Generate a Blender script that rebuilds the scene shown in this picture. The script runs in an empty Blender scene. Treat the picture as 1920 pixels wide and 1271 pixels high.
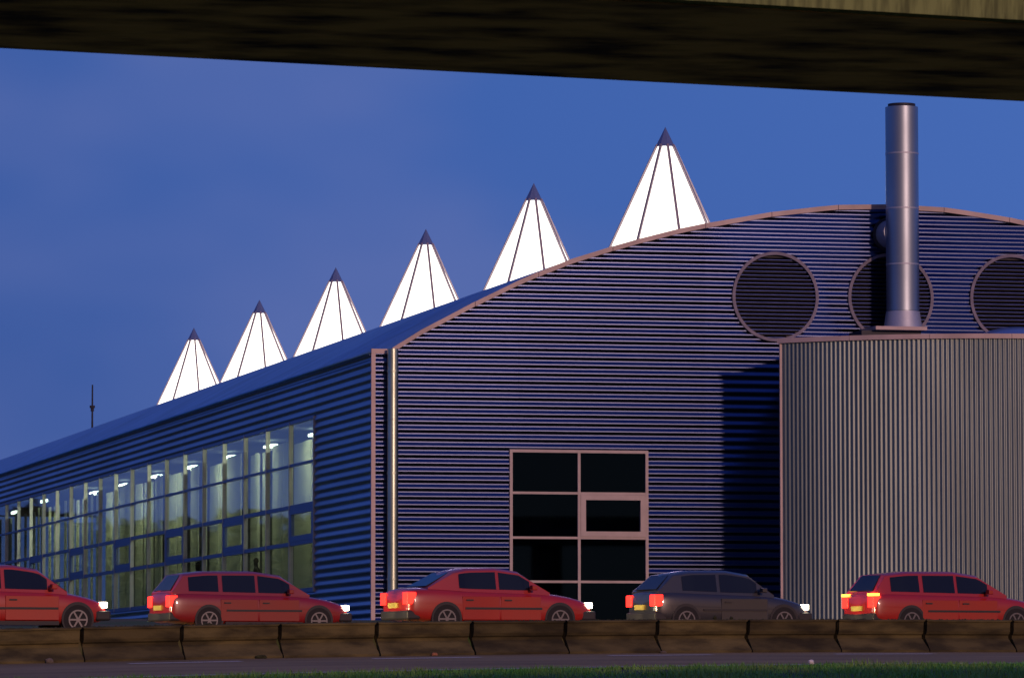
import bpy, bmesh, math, random
from mathutils import Vector, Matrix, noise
random.seed(7)
rad = math.radians
SC = bpy.context.scene
COL = SC.collection

# ------------------------------------------------------------------ camera
# world: origin at the photographer's eye, +X along the hall's end wall, +Y along its long side
cam_d = bpy.data.cameras.new('camera'); cam = bpy.data.objects.new('camera', cam_d); COL.objects.link(cam)
cam_d.sensor_width = 36.0; cam_d.lens = 172.78
cam_d.clip_start = 0.5; cam_d.clip_end = 4000
R = Matrix(((0.97256227, -0.01615589, -0.23208107),
            (-0.23264204, -0.06995051, -0.97004361),
            (-0.00056227, 0.99741963, -0.07178977)))
cam.matrix_world = R.to_4x4()
cam_d.dof.use_dof = True; cam_d.dof.focus_distance = 140; cam_d.dof.aperture_fstop = 9
SC.camera = cam

# ------------------------------------------------------------------ dusk sky
world = bpy.data.worlds.new('World'); SC.world = world; world.use_nodes = True
nt = world.node_tree; N = nt.nodes; L = nt.links; N.clear()
SUN_AZ = rad(180 - 11.0)      # where the afterglow stands, behind the camera
SUN_EL = rad(12.0)
out = N.new('ShaderNodeOutputWorld'); bg = N.new('ShaderNodeBackground')
tc = N.new('ShaderNodeTexCoord')
sep = N.new('ShaderNodeSeparateXYZ'); L.new(tc.outputs['Generated'], sep.inputs[0])
ramp = N.new('ShaderNodeValToRGB'); L.new(sep.outputs['Z'], ramp.inputs['Fac'])
cr = ramp.color_ramp
cr.elements[0].position = 0.0; cr.elements[0].color = (0.052, 0.115, 0.375, 1)
cr.elements[1].position = 1.0; cr.elements[1].color = (0.010, 0.032, 0.24, 1)
e = cr.elements.new(0.10); e.color = (0.058, 0.145, 0.48, 1)
e = cr.elements.new(0.18); e.color = (0.056, 0.15, 0.50, 1)
e = cr.elements.new(0.45); e.color = (0.025, 0.07, 0.32, 1)
# soft lilac cloud
mp = N.new('ShaderNodeMapping'); mp.inputs['Scale'].default_value = (5, 5, 9); L.new(tc.outputs['Generated'], mp.inputs[0])
nz = N.new('ShaderNodeTexNoise'); nz.inputs['Scale'].default_value = 1.5; nz.inputs['Detail'].default_value = 3
nz.inputs['Roughness'].default_value = 0.5
L.new(mp.outputs[0], nz.inputs['Vector'])
cmr = N.new('ShaderNodeMapRange'); cmr.inputs[1].default_value = 0.42; cmr.inputs[2].default_value = 0.66
cmr.interpolation_type = 'SMOOTHSTEP'
cmr.inputs[3].default_value = 0; cmr.inputs[4].default_value = 0.6; L.new(nz.outputs['Fac'], cmr.inputs[0])
cmix = N.new('ShaderNodeMixRGB'); cmix.inputs[2].default_value = (0.12, 0.165, 0.42, 1)
# the sky is a little deeper towards the left (north-west) and paler to the right
az = N.new('ShaderNodeMapRange'); az.inputs[1].default_value = 0.05; az.inputs[2].default_value = 0.40; az.inputs[3].default_value = 0.0; az.inputs[4].default_value = 1.0
L.new(sep.outputs['X'], az.inputs[0])
deep = N.new('ShaderNodeMixRGB'); deep.blend_type = 'MULTIPLY'; deep.inputs[0].default_value = 1
dm = N.new('ShaderNodeMixRGB'); dm.inputs[1].default_value = (0.64, 0.64, 0.69, 1); dm.inputs[2].default_value = (1.12, 1.05, 1.0, 1)
L.new(az.outputs[0], dm.inputs[0]); L.new(ramp.outputs[0], deep.inputs[1]); L.new(dm.outputs[0], deep.inputs[2])
L.new(cmr.outputs[0], cmix.inputs[0]); L.new(deep.outputs[0], cmix.inputs[1])
# afterglow round the set sun, low on the horizon behind the camera
gd = N.new('ShaderNodeVectorMath'); gd.operation = 'DOT_PRODUCT'
gd.inputs[1].default_value = (math.sin(SUN_AZ), math.cos(SUN_AZ), 0)
L.new(tc.outputs['Generated'], gd.inputs[0])
gm = N.new('ShaderNodeMapRange'); gm.inputs[1].default_value = -0.1; gm.inputs[2].default_value = 1.0
gm.inputs[3].default_value = 0; gm.inputs[4].default_value = 1; gm.interpolation_type = 'SMOOTHSTEP'
L.new(gd.outputs['Value'], gm.inputs[0])
ge = N.new('ShaderNodeMapRange'); ge.inputs[1].default_value = 0.0; ge.inputs[2].default_value = 0.48
ge.inputs[3].default_value = 1; ge.inputs[4].default_value = 0; ge.interpolation_type = 'SMOOTHSTEP'
L.new(sep.outputs['Z'], ge.inputs[0])
gg = N.new('ShaderNodeMath'); gg.operation = 'MULTIPLY'; L.new(gm.outputs[0], gg.inputs[0]); L.new(ge.outputs[0], gg.inputs[1])
gmix = N.new('ShaderNodeMixRGB'); gmix.inputs[2].default_value = (0.40, 0.22, 0.13, 1)
L.new(gg.outputs[0], gmix.inputs[0]); L.new(cmix.outputs[0], gmix.inputs[1])
L.new(gmix.outputs[0], bg.inputs['Color']); bg.inputs['Strength'].default_value = 1.0
L.new(bg.outputs[0], out.inputs[0])

# the low pink sun that grazes the end wall (up and to the right behind the camera)
sl = bpy.data.lights.new('sun', 'SUN'); sl.energy = 1.2; sl.angle = rad(2.6); sl.color = (1.0, 0.57, 0.46)
sun = bpy.data.objects.new('sun', sl); COL.objects.link(sun)
sd = Vector((math.sin(SUN_AZ) * math.cos(SUN_EL), math.cos(SUN_AZ) * math.cos(SUN_EL), math.sin(SUN_EL)))
sun.rotation_euler = sd.to_track_quat('Z', 'Y').to_euler()
sun.location = sd * 50

vs = SC.view_settings
SC.display_settings.display_device = 'sRGB'
vs.view_transform = 'Standard'; vs.look = 'None'; vs.exposure = 0; vs.gamma = 1; vs.use_curve_mapping = False
SC.render.engine = 'CYCLES'
SC.cycles.max_bounces = 8; SC.cycles.transparent_max_bounces = 12; SC.cycles.caustics_reflective = False
SC.cycles.caustics_refractive = False

# ------------------------------------------------------------------ materials
def mat(name, col, rough=0.6, metal=0.0, var=0.0, vscale=3.0, vstretch=(1, 1, 1), bump=0.0, bscale=20, bstretch=(1, 1, 1), spec=0.5, col2=None, thr=(0.4, 0.65), tone=0.0):
    m = bpy.data.materials.new(name); m.use_nodes = True
    n = m.node_tree.nodes; l = m.node_tree.links; b = n['Principled BSDF']
    b.inputs['Roughness'].default_value = rough; b.inputs['Metallic'].default_value = metal
    b.inputs['Specular IOR Level'].default_value = spec
    b.inputs['Base Color'].default_value = (*col, 1)
    t = n.new('ShaderNodeTexCoord')
    if var or col2:
        mpg = n.new('ShaderNodeMapping'); mpg.inputs['Scale'].default_value = vstretch; l.new(t.outputs['Object'], mpg.inputs[0])
        z = n.new('ShaderNodeTexNoise'); z.inputs['Scale'].default_value = vscale; z.inputs['Detail'].default_value = 6
        l.new(mpg.outputs[0], z.inputs['Vector'])
        r = n.new('ShaderNodeMapRange'); r.inputs[1].default_value = thr[0]; r.inputs[2].default_value = thr[1]
        l.new(z.outputs['Fac'], r.inputs[0])
        mx = n.new('ShaderNodeMixRGB'); l.new(r.outputs[0], mx.inputs[0])
        c2 = col2 if col2 else tuple(c * (1 - var) for c in col)
        mx.inputs[1].default_value = (*col, 1); mx.inputs[2].default_value = (*c2, 1)
        l.new(mx.outputs[0], b.inputs['Base Color'])
        rr = n.new('ShaderNodeMapRange'); rr.inputs[3].default_value = rough; rr.inputs[4].default_value = min(1, rough * 1.25)
        l.new(z.outputs['Fac'], rr.inputs[0]); l.new(rr.outputs[0], b.inputs['Roughness'])
    if tone:
        oi = n.new('ShaderNodeObjectInfo'); tr_ = n.new('ShaderNodeMapRange'); tr_.inputs[3].default_value = 1 - tone; tr_.inputs[4].default_value = 1 + tone
        l.new(oi.outputs['Random'], tr_.inputs[0]); tm = n.new('ShaderNodeVectorMath'); tm.operation = 'SCALE'
        src = b.inputs['Base Color'].links[0].from_socket; l.new(src, tm.inputs[0]); l.new(tr_.outputs[0], tm.inputs['Scale']); l.new(tm.outputs[0], b.inputs['Base Color'])
    if bump:
        mp2 = n.new('ShaderNodeMapping'); mp2.inputs['Scale'].default_value = bstretch; l.new(t.outputs['Object'], mp2.inputs[0])
        z2 = n.new('ShaderNodeTexNoise'); z2.inputs['Scale'].default_value = bscale; z2.inputs['Detail'].default_value = 5
        l.new(mp2.outputs[0], z2.inputs['Vector'])
        bp = n.new('ShaderNodeBump'); bp.inputs['Strength'].default_value = 1.0; bp.inputs['Distance'].default_value = bump
        l.new(z2.outputs['Fac'], bp.inputs['Height']); l.new(bp.outputs[0], b.inputs['Normal'])
    return m

def emis(name, col, strength, base=(0.8, 0.8, 0.8)):
    m = bpy.data.materials.new(name); m.use_nodes = True
    b = m.node_tree.nodes['Principled BSDF']
    b.inputs['Base Color'].default_value = (*base, 1); b.inputs['Emission Color'].default_value = (*col, 1)
    b.inputs['Emission Strength'].default_value = strength; b.inputs['Roughness'].default_value = 0.4
    return m

def glassmat(name, tint=(0.88, 0.95, 0.92), ior=0.03, rough=0.02, boost=0.75, coat=(1, 1, 1)):
    m = bpy.data.materials.new(name); m.use_nodes = True
    n = m.node_tree.nodes; l = m.node_tree.links; n.clear()
    o = n.new('ShaderNodeOutputMaterial'); mx = n.new('ShaderNodeMixShader')
    tr = n.new('ShaderNodeBsdfTransparent'); tr.inputs[0].default_value = (*tint, 1)
    gl = n.new('ShaderNodeBsdfGlossy'); gl.inputs['Roughness'].default_value = rough; gl.inputs[0].default_value = (*coat, 1)
    # Schlick's curve on the facing ratio: the same on both faces of the thin pane
    fr = n.new('ShaderNodeLayerWeight'); fr.inputs[0].default_value = 0.5
    pw = n.new('ShaderNodeMath'); pw.operation = 'POWER'; pw.inputs[1].default_value = 5.0; l.new(fr.outputs['Facing'], pw.inputs[0])
    mm = n.new('ShaderNodeMath'); mm.operation = 'MULTIPLY_ADD'; mm.inputs[1].default_value = boost; mm.inputs[2].default_value = ior; mm.use_clamp = True
    l.new(pw.outputs[0], mm.inputs[0]); l.new(mm.outputs[0], mx.inputs[0])
    l.new(tr.outputs[0], mx.inputs[1]); l.new(gl.outputs[0], mx.inputs[2]); l.new(mx.outputs[0], o.inputs[0])
    return m

M = {}
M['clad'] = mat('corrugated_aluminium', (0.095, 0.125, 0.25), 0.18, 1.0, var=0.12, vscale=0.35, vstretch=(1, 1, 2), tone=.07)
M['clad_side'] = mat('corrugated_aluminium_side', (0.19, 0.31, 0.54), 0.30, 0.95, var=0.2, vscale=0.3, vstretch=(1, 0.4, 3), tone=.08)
M['clad_annex'] = mat('annex_aluminium', (0.23, 0.29, 0.285), 0.42, 0.85, var=0.2, vscale=0.5, vstretch=(1, 1, .3))
M['roof'] = mat('roof_sheet', (0.22, 0.48, 0.80), 0.5, 0.85, var=0.18, vscale=0.5, bump=0.004, bscale=3)
M['trim'] = mat('painted_trim', (0.60, 0.48, 0.46), 0.45, 0.0, var=0.22, vscale=1.3)
M['steel'] = mat('stainless_steel', (0.36, 0.45, 0.54), 0.40, 1.0, var=0.12, vscale=1.1, vstretch=(1, 1, .4))
M['flare'] = mat('flue_skirt', (0.50, 0.55, 0.64), 0.5, 0.7, var=0.1)
M['dome'] = mat('rooflight_dome', (0.20, 0.34, 0.60), 0.3, 0.6)
M['galv'] = mat('galvanised_pipe', (0.56, 0.68, 0.56), 0.32, 1.0, var=0.3, vscale=3, vstretch=(1, 1, .3))
M['dark'] = mat('dark_metal', (0.02, 0.022, 0.035), 0.6)
M['louvre'] = mat('louvre_blade', (0.05, 0.07, 0.19), 0.28, 1.0, var=0.2)
M['ring'] = mat('louvre_ring', (0.17, 0.165, 0.25), 0.5, 0.2, var=0.2)
M['frame'] = mat('window_frame', (0.50, 0.43, 0.42), 0.45, 0.0, var=0.1)
M['mull'] = mat('mullion_alu', (0.60, 0.60, 0.56), 0.35, 0.4, var=0.1)
M['transom'] = mat('transom_alu', (0.15, 0.22, 0.42), 0.4, 0.5)
M['glass'] = glassmat('window_glass')
M['glass_dark'] = glassmat('tinted_glass', tint=(0.35, 0.4, 0.42), ior=0.035, coat=(0.12, 0.32, 0.75))
M['room'] = mat('dark_room', (0.012, 0.018, 0.035), 0.9)
M['wall_in'] = mat('inner_wall', (0.22, 0.24, 0.21), 0.8, var=0.2)
M['ceil_in'] = mat('inner_ceiling', (0.07, 0.075, 0.075), 0.8)
M['floor_in'] = mat('inner_floor', (0.14, 0.13, 0.11), 0.6)
M['blind'] = mat('blind_fabric', (0.62, 0.64, 0.52), 0.8, var=0.18, vscale=1.2, vstretch=(1, 1, .2))
_n = M['blind'].node_tree.nodes; _l = M['blind'].node_tree.links
_t = _n.new('ShaderNodeBsdfTranslucent'); _t.inputs[0].default_value = (0.75, 0.78, 0.6, 1); _a = _n.new('ShaderNodeMixShader'); _a.inputs[0].default_value = .55
_l.new(_n['Principled BSDF'].outputs[0], _a.inputs[1]); _l.new(_t.outputs[0], _a.inputs[2]); _l.new(_a.outputs[0], _n['Material Output'].inputs[0])
M['sky_pane'] = emis('lit_skylight_pane', (1.0, 0.95, 0.80), 2.4)
M['cap'] = mat('skylight_cap', (0.16, 0.22, 0.42), 0.5, 0.3)
M['rib'] = mat('skylight_rib', (0.30, 0.26, 0.32), 0.5)
M['conc'] = mat('barrier_concrete', (0.125, 0.102, 0.036), 0.9, var=0.65, vscale=2.2, vstretch=(.5, .5, 2), bump=0.012, bscale=14, thr=(.38, .62), tone=.35)
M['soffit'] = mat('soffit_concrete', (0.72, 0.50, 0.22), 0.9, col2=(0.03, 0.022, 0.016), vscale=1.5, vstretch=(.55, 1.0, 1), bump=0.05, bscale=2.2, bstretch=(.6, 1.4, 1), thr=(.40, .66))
M['fascia_conc'] = mat('parapet_concrete', (0.24, 0.29, 0.10), 0.9, var=0.55, vscale=4, vstretch=(3.5, 3.5, .35), bump=0.01, bscale=14, bstretch=(2, 2, .4))
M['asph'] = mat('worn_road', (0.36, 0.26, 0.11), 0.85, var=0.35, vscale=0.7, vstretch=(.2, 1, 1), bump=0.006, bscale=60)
M['soil'] = mat('soil_grass', (0.06, 0.11, 0.03), 0.95, col2=(0.13, 0.105, 0.05), vscale=0.7, bump=0.03, bscale=6)
M['paint'] = mat('pale_road_mark', (0.85, 0.78, 0.60), 0.7, var=0.25, vscale=6)
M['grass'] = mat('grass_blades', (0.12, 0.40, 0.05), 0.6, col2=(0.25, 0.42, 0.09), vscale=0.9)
M['weed'] = mat('moss', (0.045, 0.05, 0.012), 0.9, var=0.5, vscale=9)
M['stone'] = mat('stone', (0.20, 0.17, 0.13), 0.9, var=0.4, vscale=9, bump=.01)
M['brick'] = mat('brick', (0.45, 0.19, 0.09), 0.9, var=0.3, vscale=9)
M['litter'] = mat('litter', (0.75, 0.74, 0.68), 0.6)
M['leaf'] = mat('tree_leaf', (0.028, 0.05, 0.018), 0.8, var=0.5, vscale=0.3)
M['bark'] = mat('bark', (0.05, 0.04, 0.03), 0.9)
M['lamp'] = emis('fluorescent_lamp', (0.85, 1.0, 0.85), 6)
M['cloth_d'] = mat('dark_cloth', (0.015, 0.016, 0.02), 0.8)
M['skin'] = mat('skin', (0.35, 0.2, 0.14), 0.6)

# ------------------------------------------------------------------ helpers
def mesh(name, v, f, smooth=False):
    me = bpy.data.meshes.new(name); me.from_pydata([tuple(p) for p in v], [], f); me.update()
    if smooth:
        for p in me.polygons: p.use_smooth = True
    return me
def obj(name, me, m, parent=None, loc=None, label=None):
    if m is not None and not me.materials: me.materials.append(m)
    o = bpy.data.objects.new(name, me); COL.objects.link(o)
    if parent is not None:
        o.parent = parent
        if loc is None: loc = -parent.location if parent.parent is None else Vector((0, 0, 0))
    if loc is not None: o.location = loc
    if label: o['label'] = label
    return o
def tag(o, label=None, cat=None, group=None, kind=None):
    if label: o['label'] = label
    if cat: o['category'] = cat
    if group: o['group'] = group
    if kind: o['kind'] = kind
    return o
def thing(name, loc, label, cat, group=None, rz=0):
    o = bpy.data.objects.new(name, None); COL.objects.link(o); o.location = loc; o.rotation_euler = (0, 0, rz)
    o.empty_display_size = 0.5
    return tag(o, label, cat, group)
class MB:
    def __init__(s): s.v = []; s.f = []
    def add(s, v, f):
        k = len(s.v); s.v += [Vector(p) for p in v]; s.f += [tuple(i + k for i in q) for q in f]; return s
    def box(s, a, b):
        x0, y0, z0 = a; x1, y1, z1 = b
        return s.add([(x0, y0, z0), (x1, y0, z0), (x1, y1, z0), (x0, y1, z0), (x0, y0, z1), (x1, y0, z1), (x1, y1, z1), (x0, y1, z1)],
                     [(0, 3, 2, 1), (4, 5, 6, 7), (0, 1, 5, 4), (1, 2, 6, 5), (2, 3, 7, 6), (3, 0, 4, 7)])
    def beam(s, p, q, w, h, up=Vector((0, 0, 1))):
        p = Vector(p); q = Vector(q); d = (q - p).normalized(); r = d.cross(up)
        if r.length < 1e-4: r = d.cross(Vector((1, 0, 0)))
        r.normalize(); u = r.cross(d)
        vs_ = [c + r * (w / 2 * i) + u * (h / 2 * j) for c in (p, q) for i, j in ((-1, -1), (1, -1), (1, 1), (-1, 1))]
        return s.add(vs_, [(0, 1, 2, 3), (7, 6, 5, 4), (0, 4, 5, 1), (1, 5, 6, 2), (2, 6, 7, 3), (3, 7, 4, 0)])
    def lathe(s, prof, c=(0, 0, 0), n=32, axis='Z', cap=True):
        k = len(s.v); c = Vector(c)
        for r, h in prof:
            for i in range(n):
                a = 2 * math.pi * i / n
                p = Vector((r * math.cos(a), r * math.sin(a), h))
                if axis == 'Y': p = Vector((p.x, h, p.y))
                if axis == 'X': p = Vector((h, p.x, p.y))
                s.v.append(c + p)
        for j in range(len(prof) - 1):
            for i in range(n):
                a = k + j * n + i; b = k + j * n + (i + 1) % n
                s.f.append((a, b, b + n, a + n) if axis != 'Y' else (a, a + n, b + n, b))
        if cap:
            s.f.append(tuple(k + i for i in range(n))[::-1]); s.f.append(tuple(k + (len(prof) - 1) * n + i for i in range(n)))
        return s
    def me(s, name, smooth=False): return mesh(name, s.v, s.f, smooth)
    def build(s, name, m, parent=None, smooth=False, loc=None, label=None, bevel=0):
        o = obj(name, s.me(name, smooth), m, parent, loc, label)
        if bevel:
            b = o.modifiers.new('bevel', 'BEVEL'); b.width = bevel; b.segments = 2; b.limit_method = 'ANGLE'
        return o

# ------------------------------------------------------------------ road frame: u along the barrier, v away from the camera
U = Vector((0.98701, 0.16065, 0)); V = Vector((-0.16065, 0.98701, 0)); P0 = Vector((14.86, 99.486, 0))
def uv(u, v, z=0.0): return P0 + U * u + V * v + Vector((0, 0, z))
def zfoot(u):
    uc = max(-22, min(21, u)); return 0.635 + 0.024 * uc - 0.00056 * uc * uc
def zroad1(u, v): return zfoot(u) + 0.033 * v
def zroad2(u): return 1.27 + 0.3 * (zfoot(u) - 0.8)
def zground(u, v):
    if v < -9.2:
        z0 = zroad1(u, -9.2) - 0.02
        if v > -18: return z0 + 0.032 * (v + 9.2)
        t = min(1, (-18 - v) / 60); z1 = z0 - 0.2816
        return z1 + (-1.62 - z1) * (t * t * (3 - 2 * t))
    if v <= 0.12: return zroad1(u, min(v, 0)) - 0.03
    if v < 0.5: return zroad1(u, 0) - 0.03 + (zroad2(u) + 0.03 - zfoot(u)) * (v - 0.12) / 0.38
    if v < 11: return zroad2(u) - 0.03
    if v < 24: return zroad2(u) - 0.03 + (1.9 - zroad2(u) + 0.03) * (v - 11) / 13
    return 1.9
us = [-900, -500, -250, -120, -60] + [-40 + 4 * i for i in range(26)] + [70, 90, 130, 260, 500, 900]
vs_ = [-700, -300, -150, -100] + [-90 + 5 * i for i in range(15)] + [-18, -15, -12, -9.6, -9.2, -4, 0, 0.12, 0.5, 4, 11, 15, 24, 40, 100, 300, 700, 1500]
gv = [uv(u, v, zground(u, v)) for v in vs_ for u in us]
gf = [(j * len(us) + i, j * len(us) + i + 1, (j + 1) * len(us) + i + 1, (j + 1) * len(us) + i) for j in range(len(vs_) - 1) for i in range(len(us) - 1)]
tag(obj('ground', mesh('ground', gv, gf), M['soil']), kind='structure')
ru = [-200, -80] + [-40 + 2 * i for i in range(46)] + [80, 200]
def strip(name, v0, v1, zf, m):
    v = []; f = []
    for u in ru: v += [uv(u, v0, zf(u, v0)), uv(u, v1, zf(u, v1))]
    for i in range(len(ru) - 1): f.append((2 * i, 2 * i + 2, 2 * i + 3, 2 * i + 1))
    return tag(obj(name, mesh(name, v, f), m), kind='structure')
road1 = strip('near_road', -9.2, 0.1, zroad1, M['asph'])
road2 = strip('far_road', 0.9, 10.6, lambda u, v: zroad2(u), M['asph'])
for u0 in [-10.1 + 5.26 * k for k in range(-3, 11)]:       # broken row of pale dashes
    u0 += {1: 0.0}.get(0, 0)
    b = MB(); va, vb = -1.75, -1.40
    b.add([uv(u0, va, zroad1(u0, va) + .005), uv(u0 + 2.4, va, zroad1(u0 + 2.4, va) + .005), uv(u0 + 2.4, vb, zroad1(u0 + 2.4, vb) + .005), uv(u0, vb, zroad1(u0, vb) + .005)], [(0, 1, 2, 3)])
    b.build('pale_dash', M['paint'], road1, loc=Vector((0, 0, 0)))
v = []; f = []
for u in ru: v += [uv(u, -8.75, zroad1(u, -8.75) + .005), uv(u, -8.50, zroad1(u, -8.50) + .005)]
for i in range(len(ru) - 1): f.append((2 * i, 2 * i + 2, 2 * i + 3, 2 * i + 1))
obj('edge_line', mesh('edge_line', v, f), M['paint'], road1, Vector((0, 0, 0)))

# ------------------------------------------------------------------ hall
XS, YF, YB = 28.625, 136.753, 332.0
XC = 44.12; GZ = 1.9
half = [(28.50, 9.70), (29.184, 9.79), (30.055, 10.33), (30.836, 10.74), (31.619, 11.157), (32.404, 11.542), (32.924, 11.80), (33.492, 12.045), (34.472, 12.44),
        (35.695, 12.83), (36.492, 13.064), (37.66, 13.375), (38.478, 13.553), (39.089, 13.668), (39.718, 13.786), (40.477, 13.927), (41.921, 14.116), (42.5, 14.180), (44.12, 14.235)]
prof = half + [(2 * XC - x, z) for x, z in reversed(half[:-1])]
XE = 2 * XC - XS
def zcurve(x):
    for (a, za), (b, zb) in zip(prof, prof[1:]):
        if a <= x <= b: return za + (zb - za) * (x - a) / (b - a)
    return prof[0][1]
def xcurve(z):      # left x where the roof line reaches z
    if z <= half[0][1]: return XS
    for (a, za), (b, zb) in zip(half, half[1:]):
        if za <= z <= zb: return max(XS, a + (b - a) * (z - za) / (zb - za))
    return None
hall = thing('exhibition_hall', (XC, YF, GZ), 'large corrugated metal hall with curved roof, glazed long side and glowing pyramid skylights', 'building')
PITCH = 0.238; AMP = 0.0235; NS = 16; ZCREST = 9.40
def split_sheets(me, axis, w, off, name, m, parent, label_on=()):
    # cut one wall of profiled metal into the sheets it is made of, at their laps
    bm = bmesh.new(); bm.from_mesh(me); bmesh.ops.remove_doubles(bm, verts=bm.verts, dist=1e-5)
    lo = min(v_.co[axis] for v_ in bm.verts); hi = max(v_.co[axis] for v_ in bm.verts)
    cuts = []; c_ = lo + off
    while c_ < hi - .3: cuts.append(c_); c_ += w
    nrm = Vector((0, 0, 0)); nrm[axis] = 1
    for c_ in cuts:
        p_ = Vector((0, 0, 0)); p_[axis] = c_
        bmesh.ops.bisect_plane(bm, geom=bm.verts[:] + bm.edges[:] + bm.faces[:], plane_co=p_, plane_no=nrm, dist=1e-5)
    edges_ = [lo - 1] + cuts + [hi + 1]
    for i_ in range(len(edges_) - 1):
        b2 = bm.copy()
        dead = [f_ for f_ in b2.faces if not (edges_[i_] < f_.calc_center_median()[axis] <= edges_[i_ + 1])]
        bmesh.ops.delete(b2, geom=dead, context='FACES')
        if b2.faces:
            m2 = bpy.data.meshes.new(name); b2.to_mesh(m2)
            o_ = obj(name, m2, m, parent); sh = Vector((0, 0, 0)); sh[1 - axis] = -.0035 if i_ % 2 else 0.0
            o_.location = o_.location + sh
        b2.free()
    bm.free()
FLAT = 1 / 15      # half width of the flat crest and trough, in periods
def corr(z):        # trapezoidal profile; negative = towards the viewer
    p_ = abs(((z - ZCREST) / PITCH + .5) % 1 - .5)
    if p_ < FLAT: return -AMP
    if p_ > .5 - FLAT: return AMP
    return -AMP + 2 * AMP * (p_ - FLAT) / (.5 - 2 * FLAT)
def levels(z0, z1):
    st = [-FLAT, FLAT] + [FLAT + (.5 - 2 * FLAT) * q / 4 for q in (1, 2, 3, 4)] + [.5 + FLAT + (.5 - 2 * FLAT) * q / 4 for q in (0, 1, 2, 3)]
    out_ = []; k_ = math.floor((z0 - ZCREST) / PITCH) - 1
    while ZCREST + k_ * PITCH < z1 + PITCH:
        out_ += [ZCREST + (k_ + q) * PITCH for q in st]; k_ += 1
    return [q for q in out_ if z0 <= q <= z1]
louvres = [(40.585, 11.477, 1.262), (44.10, 11.51, 1.262), (47.84, 11.55, 1.262)]
WX0, WX1, WZ0, WZ1 = 32.67, 36.716, 1.95, 6.958
b = MB(); lv_ = levels(GZ - 0.3, 14.2)
for z, z2_ in zip(lv_, lv_[1:]):
    dz = z2_ - z; zm = z + dz / 2; xl = xcurve(zm + 0.05)
    if xl is None: break
    iv = [(xl, 2 * XC - xl)]
    cut = []
    if WZ0 < zm < WZ1: cut.append((WX0 + .02, WX1 - .02))
    for cx, cz, r in louvres:
        if abs(zm - cz) < r - .03: h = math.sqrt((r - .03) ** 2 - (zm - cz) ** 2); cut.append((cx - h, cx + h))
    for c0, c1 in cut:
        iv = [q for a, e_ in iv for q in ((a, min(e_, c0)), (max(a, c1), e_)) if q[1] - q[0] > 1e-3]
    y0 = YF + corr(z); y1 = YF + corr(z + dz)
    for a, e_ in iv: b.add([(a, y0, z), (e_, y0, z), (e_, y1, z + dz), (a, y1, z + dz)], [(0, 1, 2, 3)])
end_clad = b.me('end_wall_cladding')
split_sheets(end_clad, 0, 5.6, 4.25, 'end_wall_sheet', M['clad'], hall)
# plain lining behind the sheets, with the window and louvre openings left free
b = MB()
pts = [(XS + .1, GZ - .3)] + [(x, zcurve(x) - .08) for x, _ in prof[1:-1]] + [(XE - .1, GZ - .3)]
YG0, NB, BW = 145.19, 24, 3.885
YG1 = YG0 + NB * BW
# side wall (faces -X); opening for the glazing
def side_strip(z0, z1, a, e_):
    b = MB(); lv_ = levels(GZ - 0.3, 9.64)
    for z, z2_ in zip(lv_, lv_[1:]):
        dz = z2_ - z; zm = z + dz / 2
        if z0 < zm < z1: b.add([(XS + corr(z), a, z), (XS + corr(z + dz), a, z + dz), (XS + corr(z + dz), e_, z + dz), (XS + corr(z), e_, z)], [(0, 1, 2, 3)])
    return b.me('side_wall')
for args, w_, off_ in (((0, 20, YF, YG0), 50, 50), ((0, 3.11, YG0, YG1), 7.77, 7.77), ((8.30, 20, YG0, YG1), 7.77, 7.77), ((0, 20, YG1, YB), 9.0, 9.0)):
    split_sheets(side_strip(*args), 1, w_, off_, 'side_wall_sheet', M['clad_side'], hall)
MB().box((XE - .1, YF + .1, GZ - .3), (XE, YB, 9.6)).build('far_side_wall', M['clad_side'], hall)
# roof shell
v = []; f = []; n = len(prof)
for y in (YF + .004, YF + 14, YF + 40, YF + 80, YF + 130, YB):
    v += [(x, y, z) for x, z in prof]
for j in range(5):
    for i in range(n - 1): f.append((j * n + i, j * n + i + 1, (j + 1) * n + i + 1, (j + 1) * n + i))
o = obj('roof', mesh('roof', v, f, True), M['roof'], hall)
sm = o.modifiers.new('solid', 'SOLIDIFY'); sm.thickness = 0.08; sm.offset = -1
# fascia lengths along the gable
segs = [(1, 4), (4, 7), (7, 9), (9, 12), (12, 15), (15, 17), (17, 19), (19, 21), (21, 23), (23, 26), (26, 28), (28, 31), (31, 35)]
for a, c in segs:
    P = prof[a:c + 1]; v = []; f = []
    for i, (x, z) in enumerate(P):
        if i == 0: x += .008
        if i == len(P) - 1: x -= .008
        for (yy, zz) in ((-.075, .015), (-.075, -.125), (.06, -.125), (.06, .015)): v.append((x, YF + yy, z + zz))
    for i in range(len(P) - 1):
        for k in range(4): f.append((4 * i + k, 4 * i + (k + 1) % 4, 4 * i + 4 + (k + 1) % 4, 4 * i + 4 + k))
    q = 4 * (len(P) - 1); f += [(3, 2, 1, 0), (q, q + 1, q + 2, q + 3)]
    obj('fascia', mesh('fascia', v, f), M['trim'], hall)
MB().box((XS - .035, YF - .06, 9.64), (29.18, YF + .05, 9.775)).build('gutter_end', M['trim'], hall)
MB().box((XS - .035, YF - .055, GZ - .2), (XS + .085, YF + .04, 9.637)).build('corner_trim', M['trim'], hall)
MB().box((XS - .07, YF + .06, 9.60), (XS + .02, YB, 9.655)).build('eaves_trim', M['transom'], hall)
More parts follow.
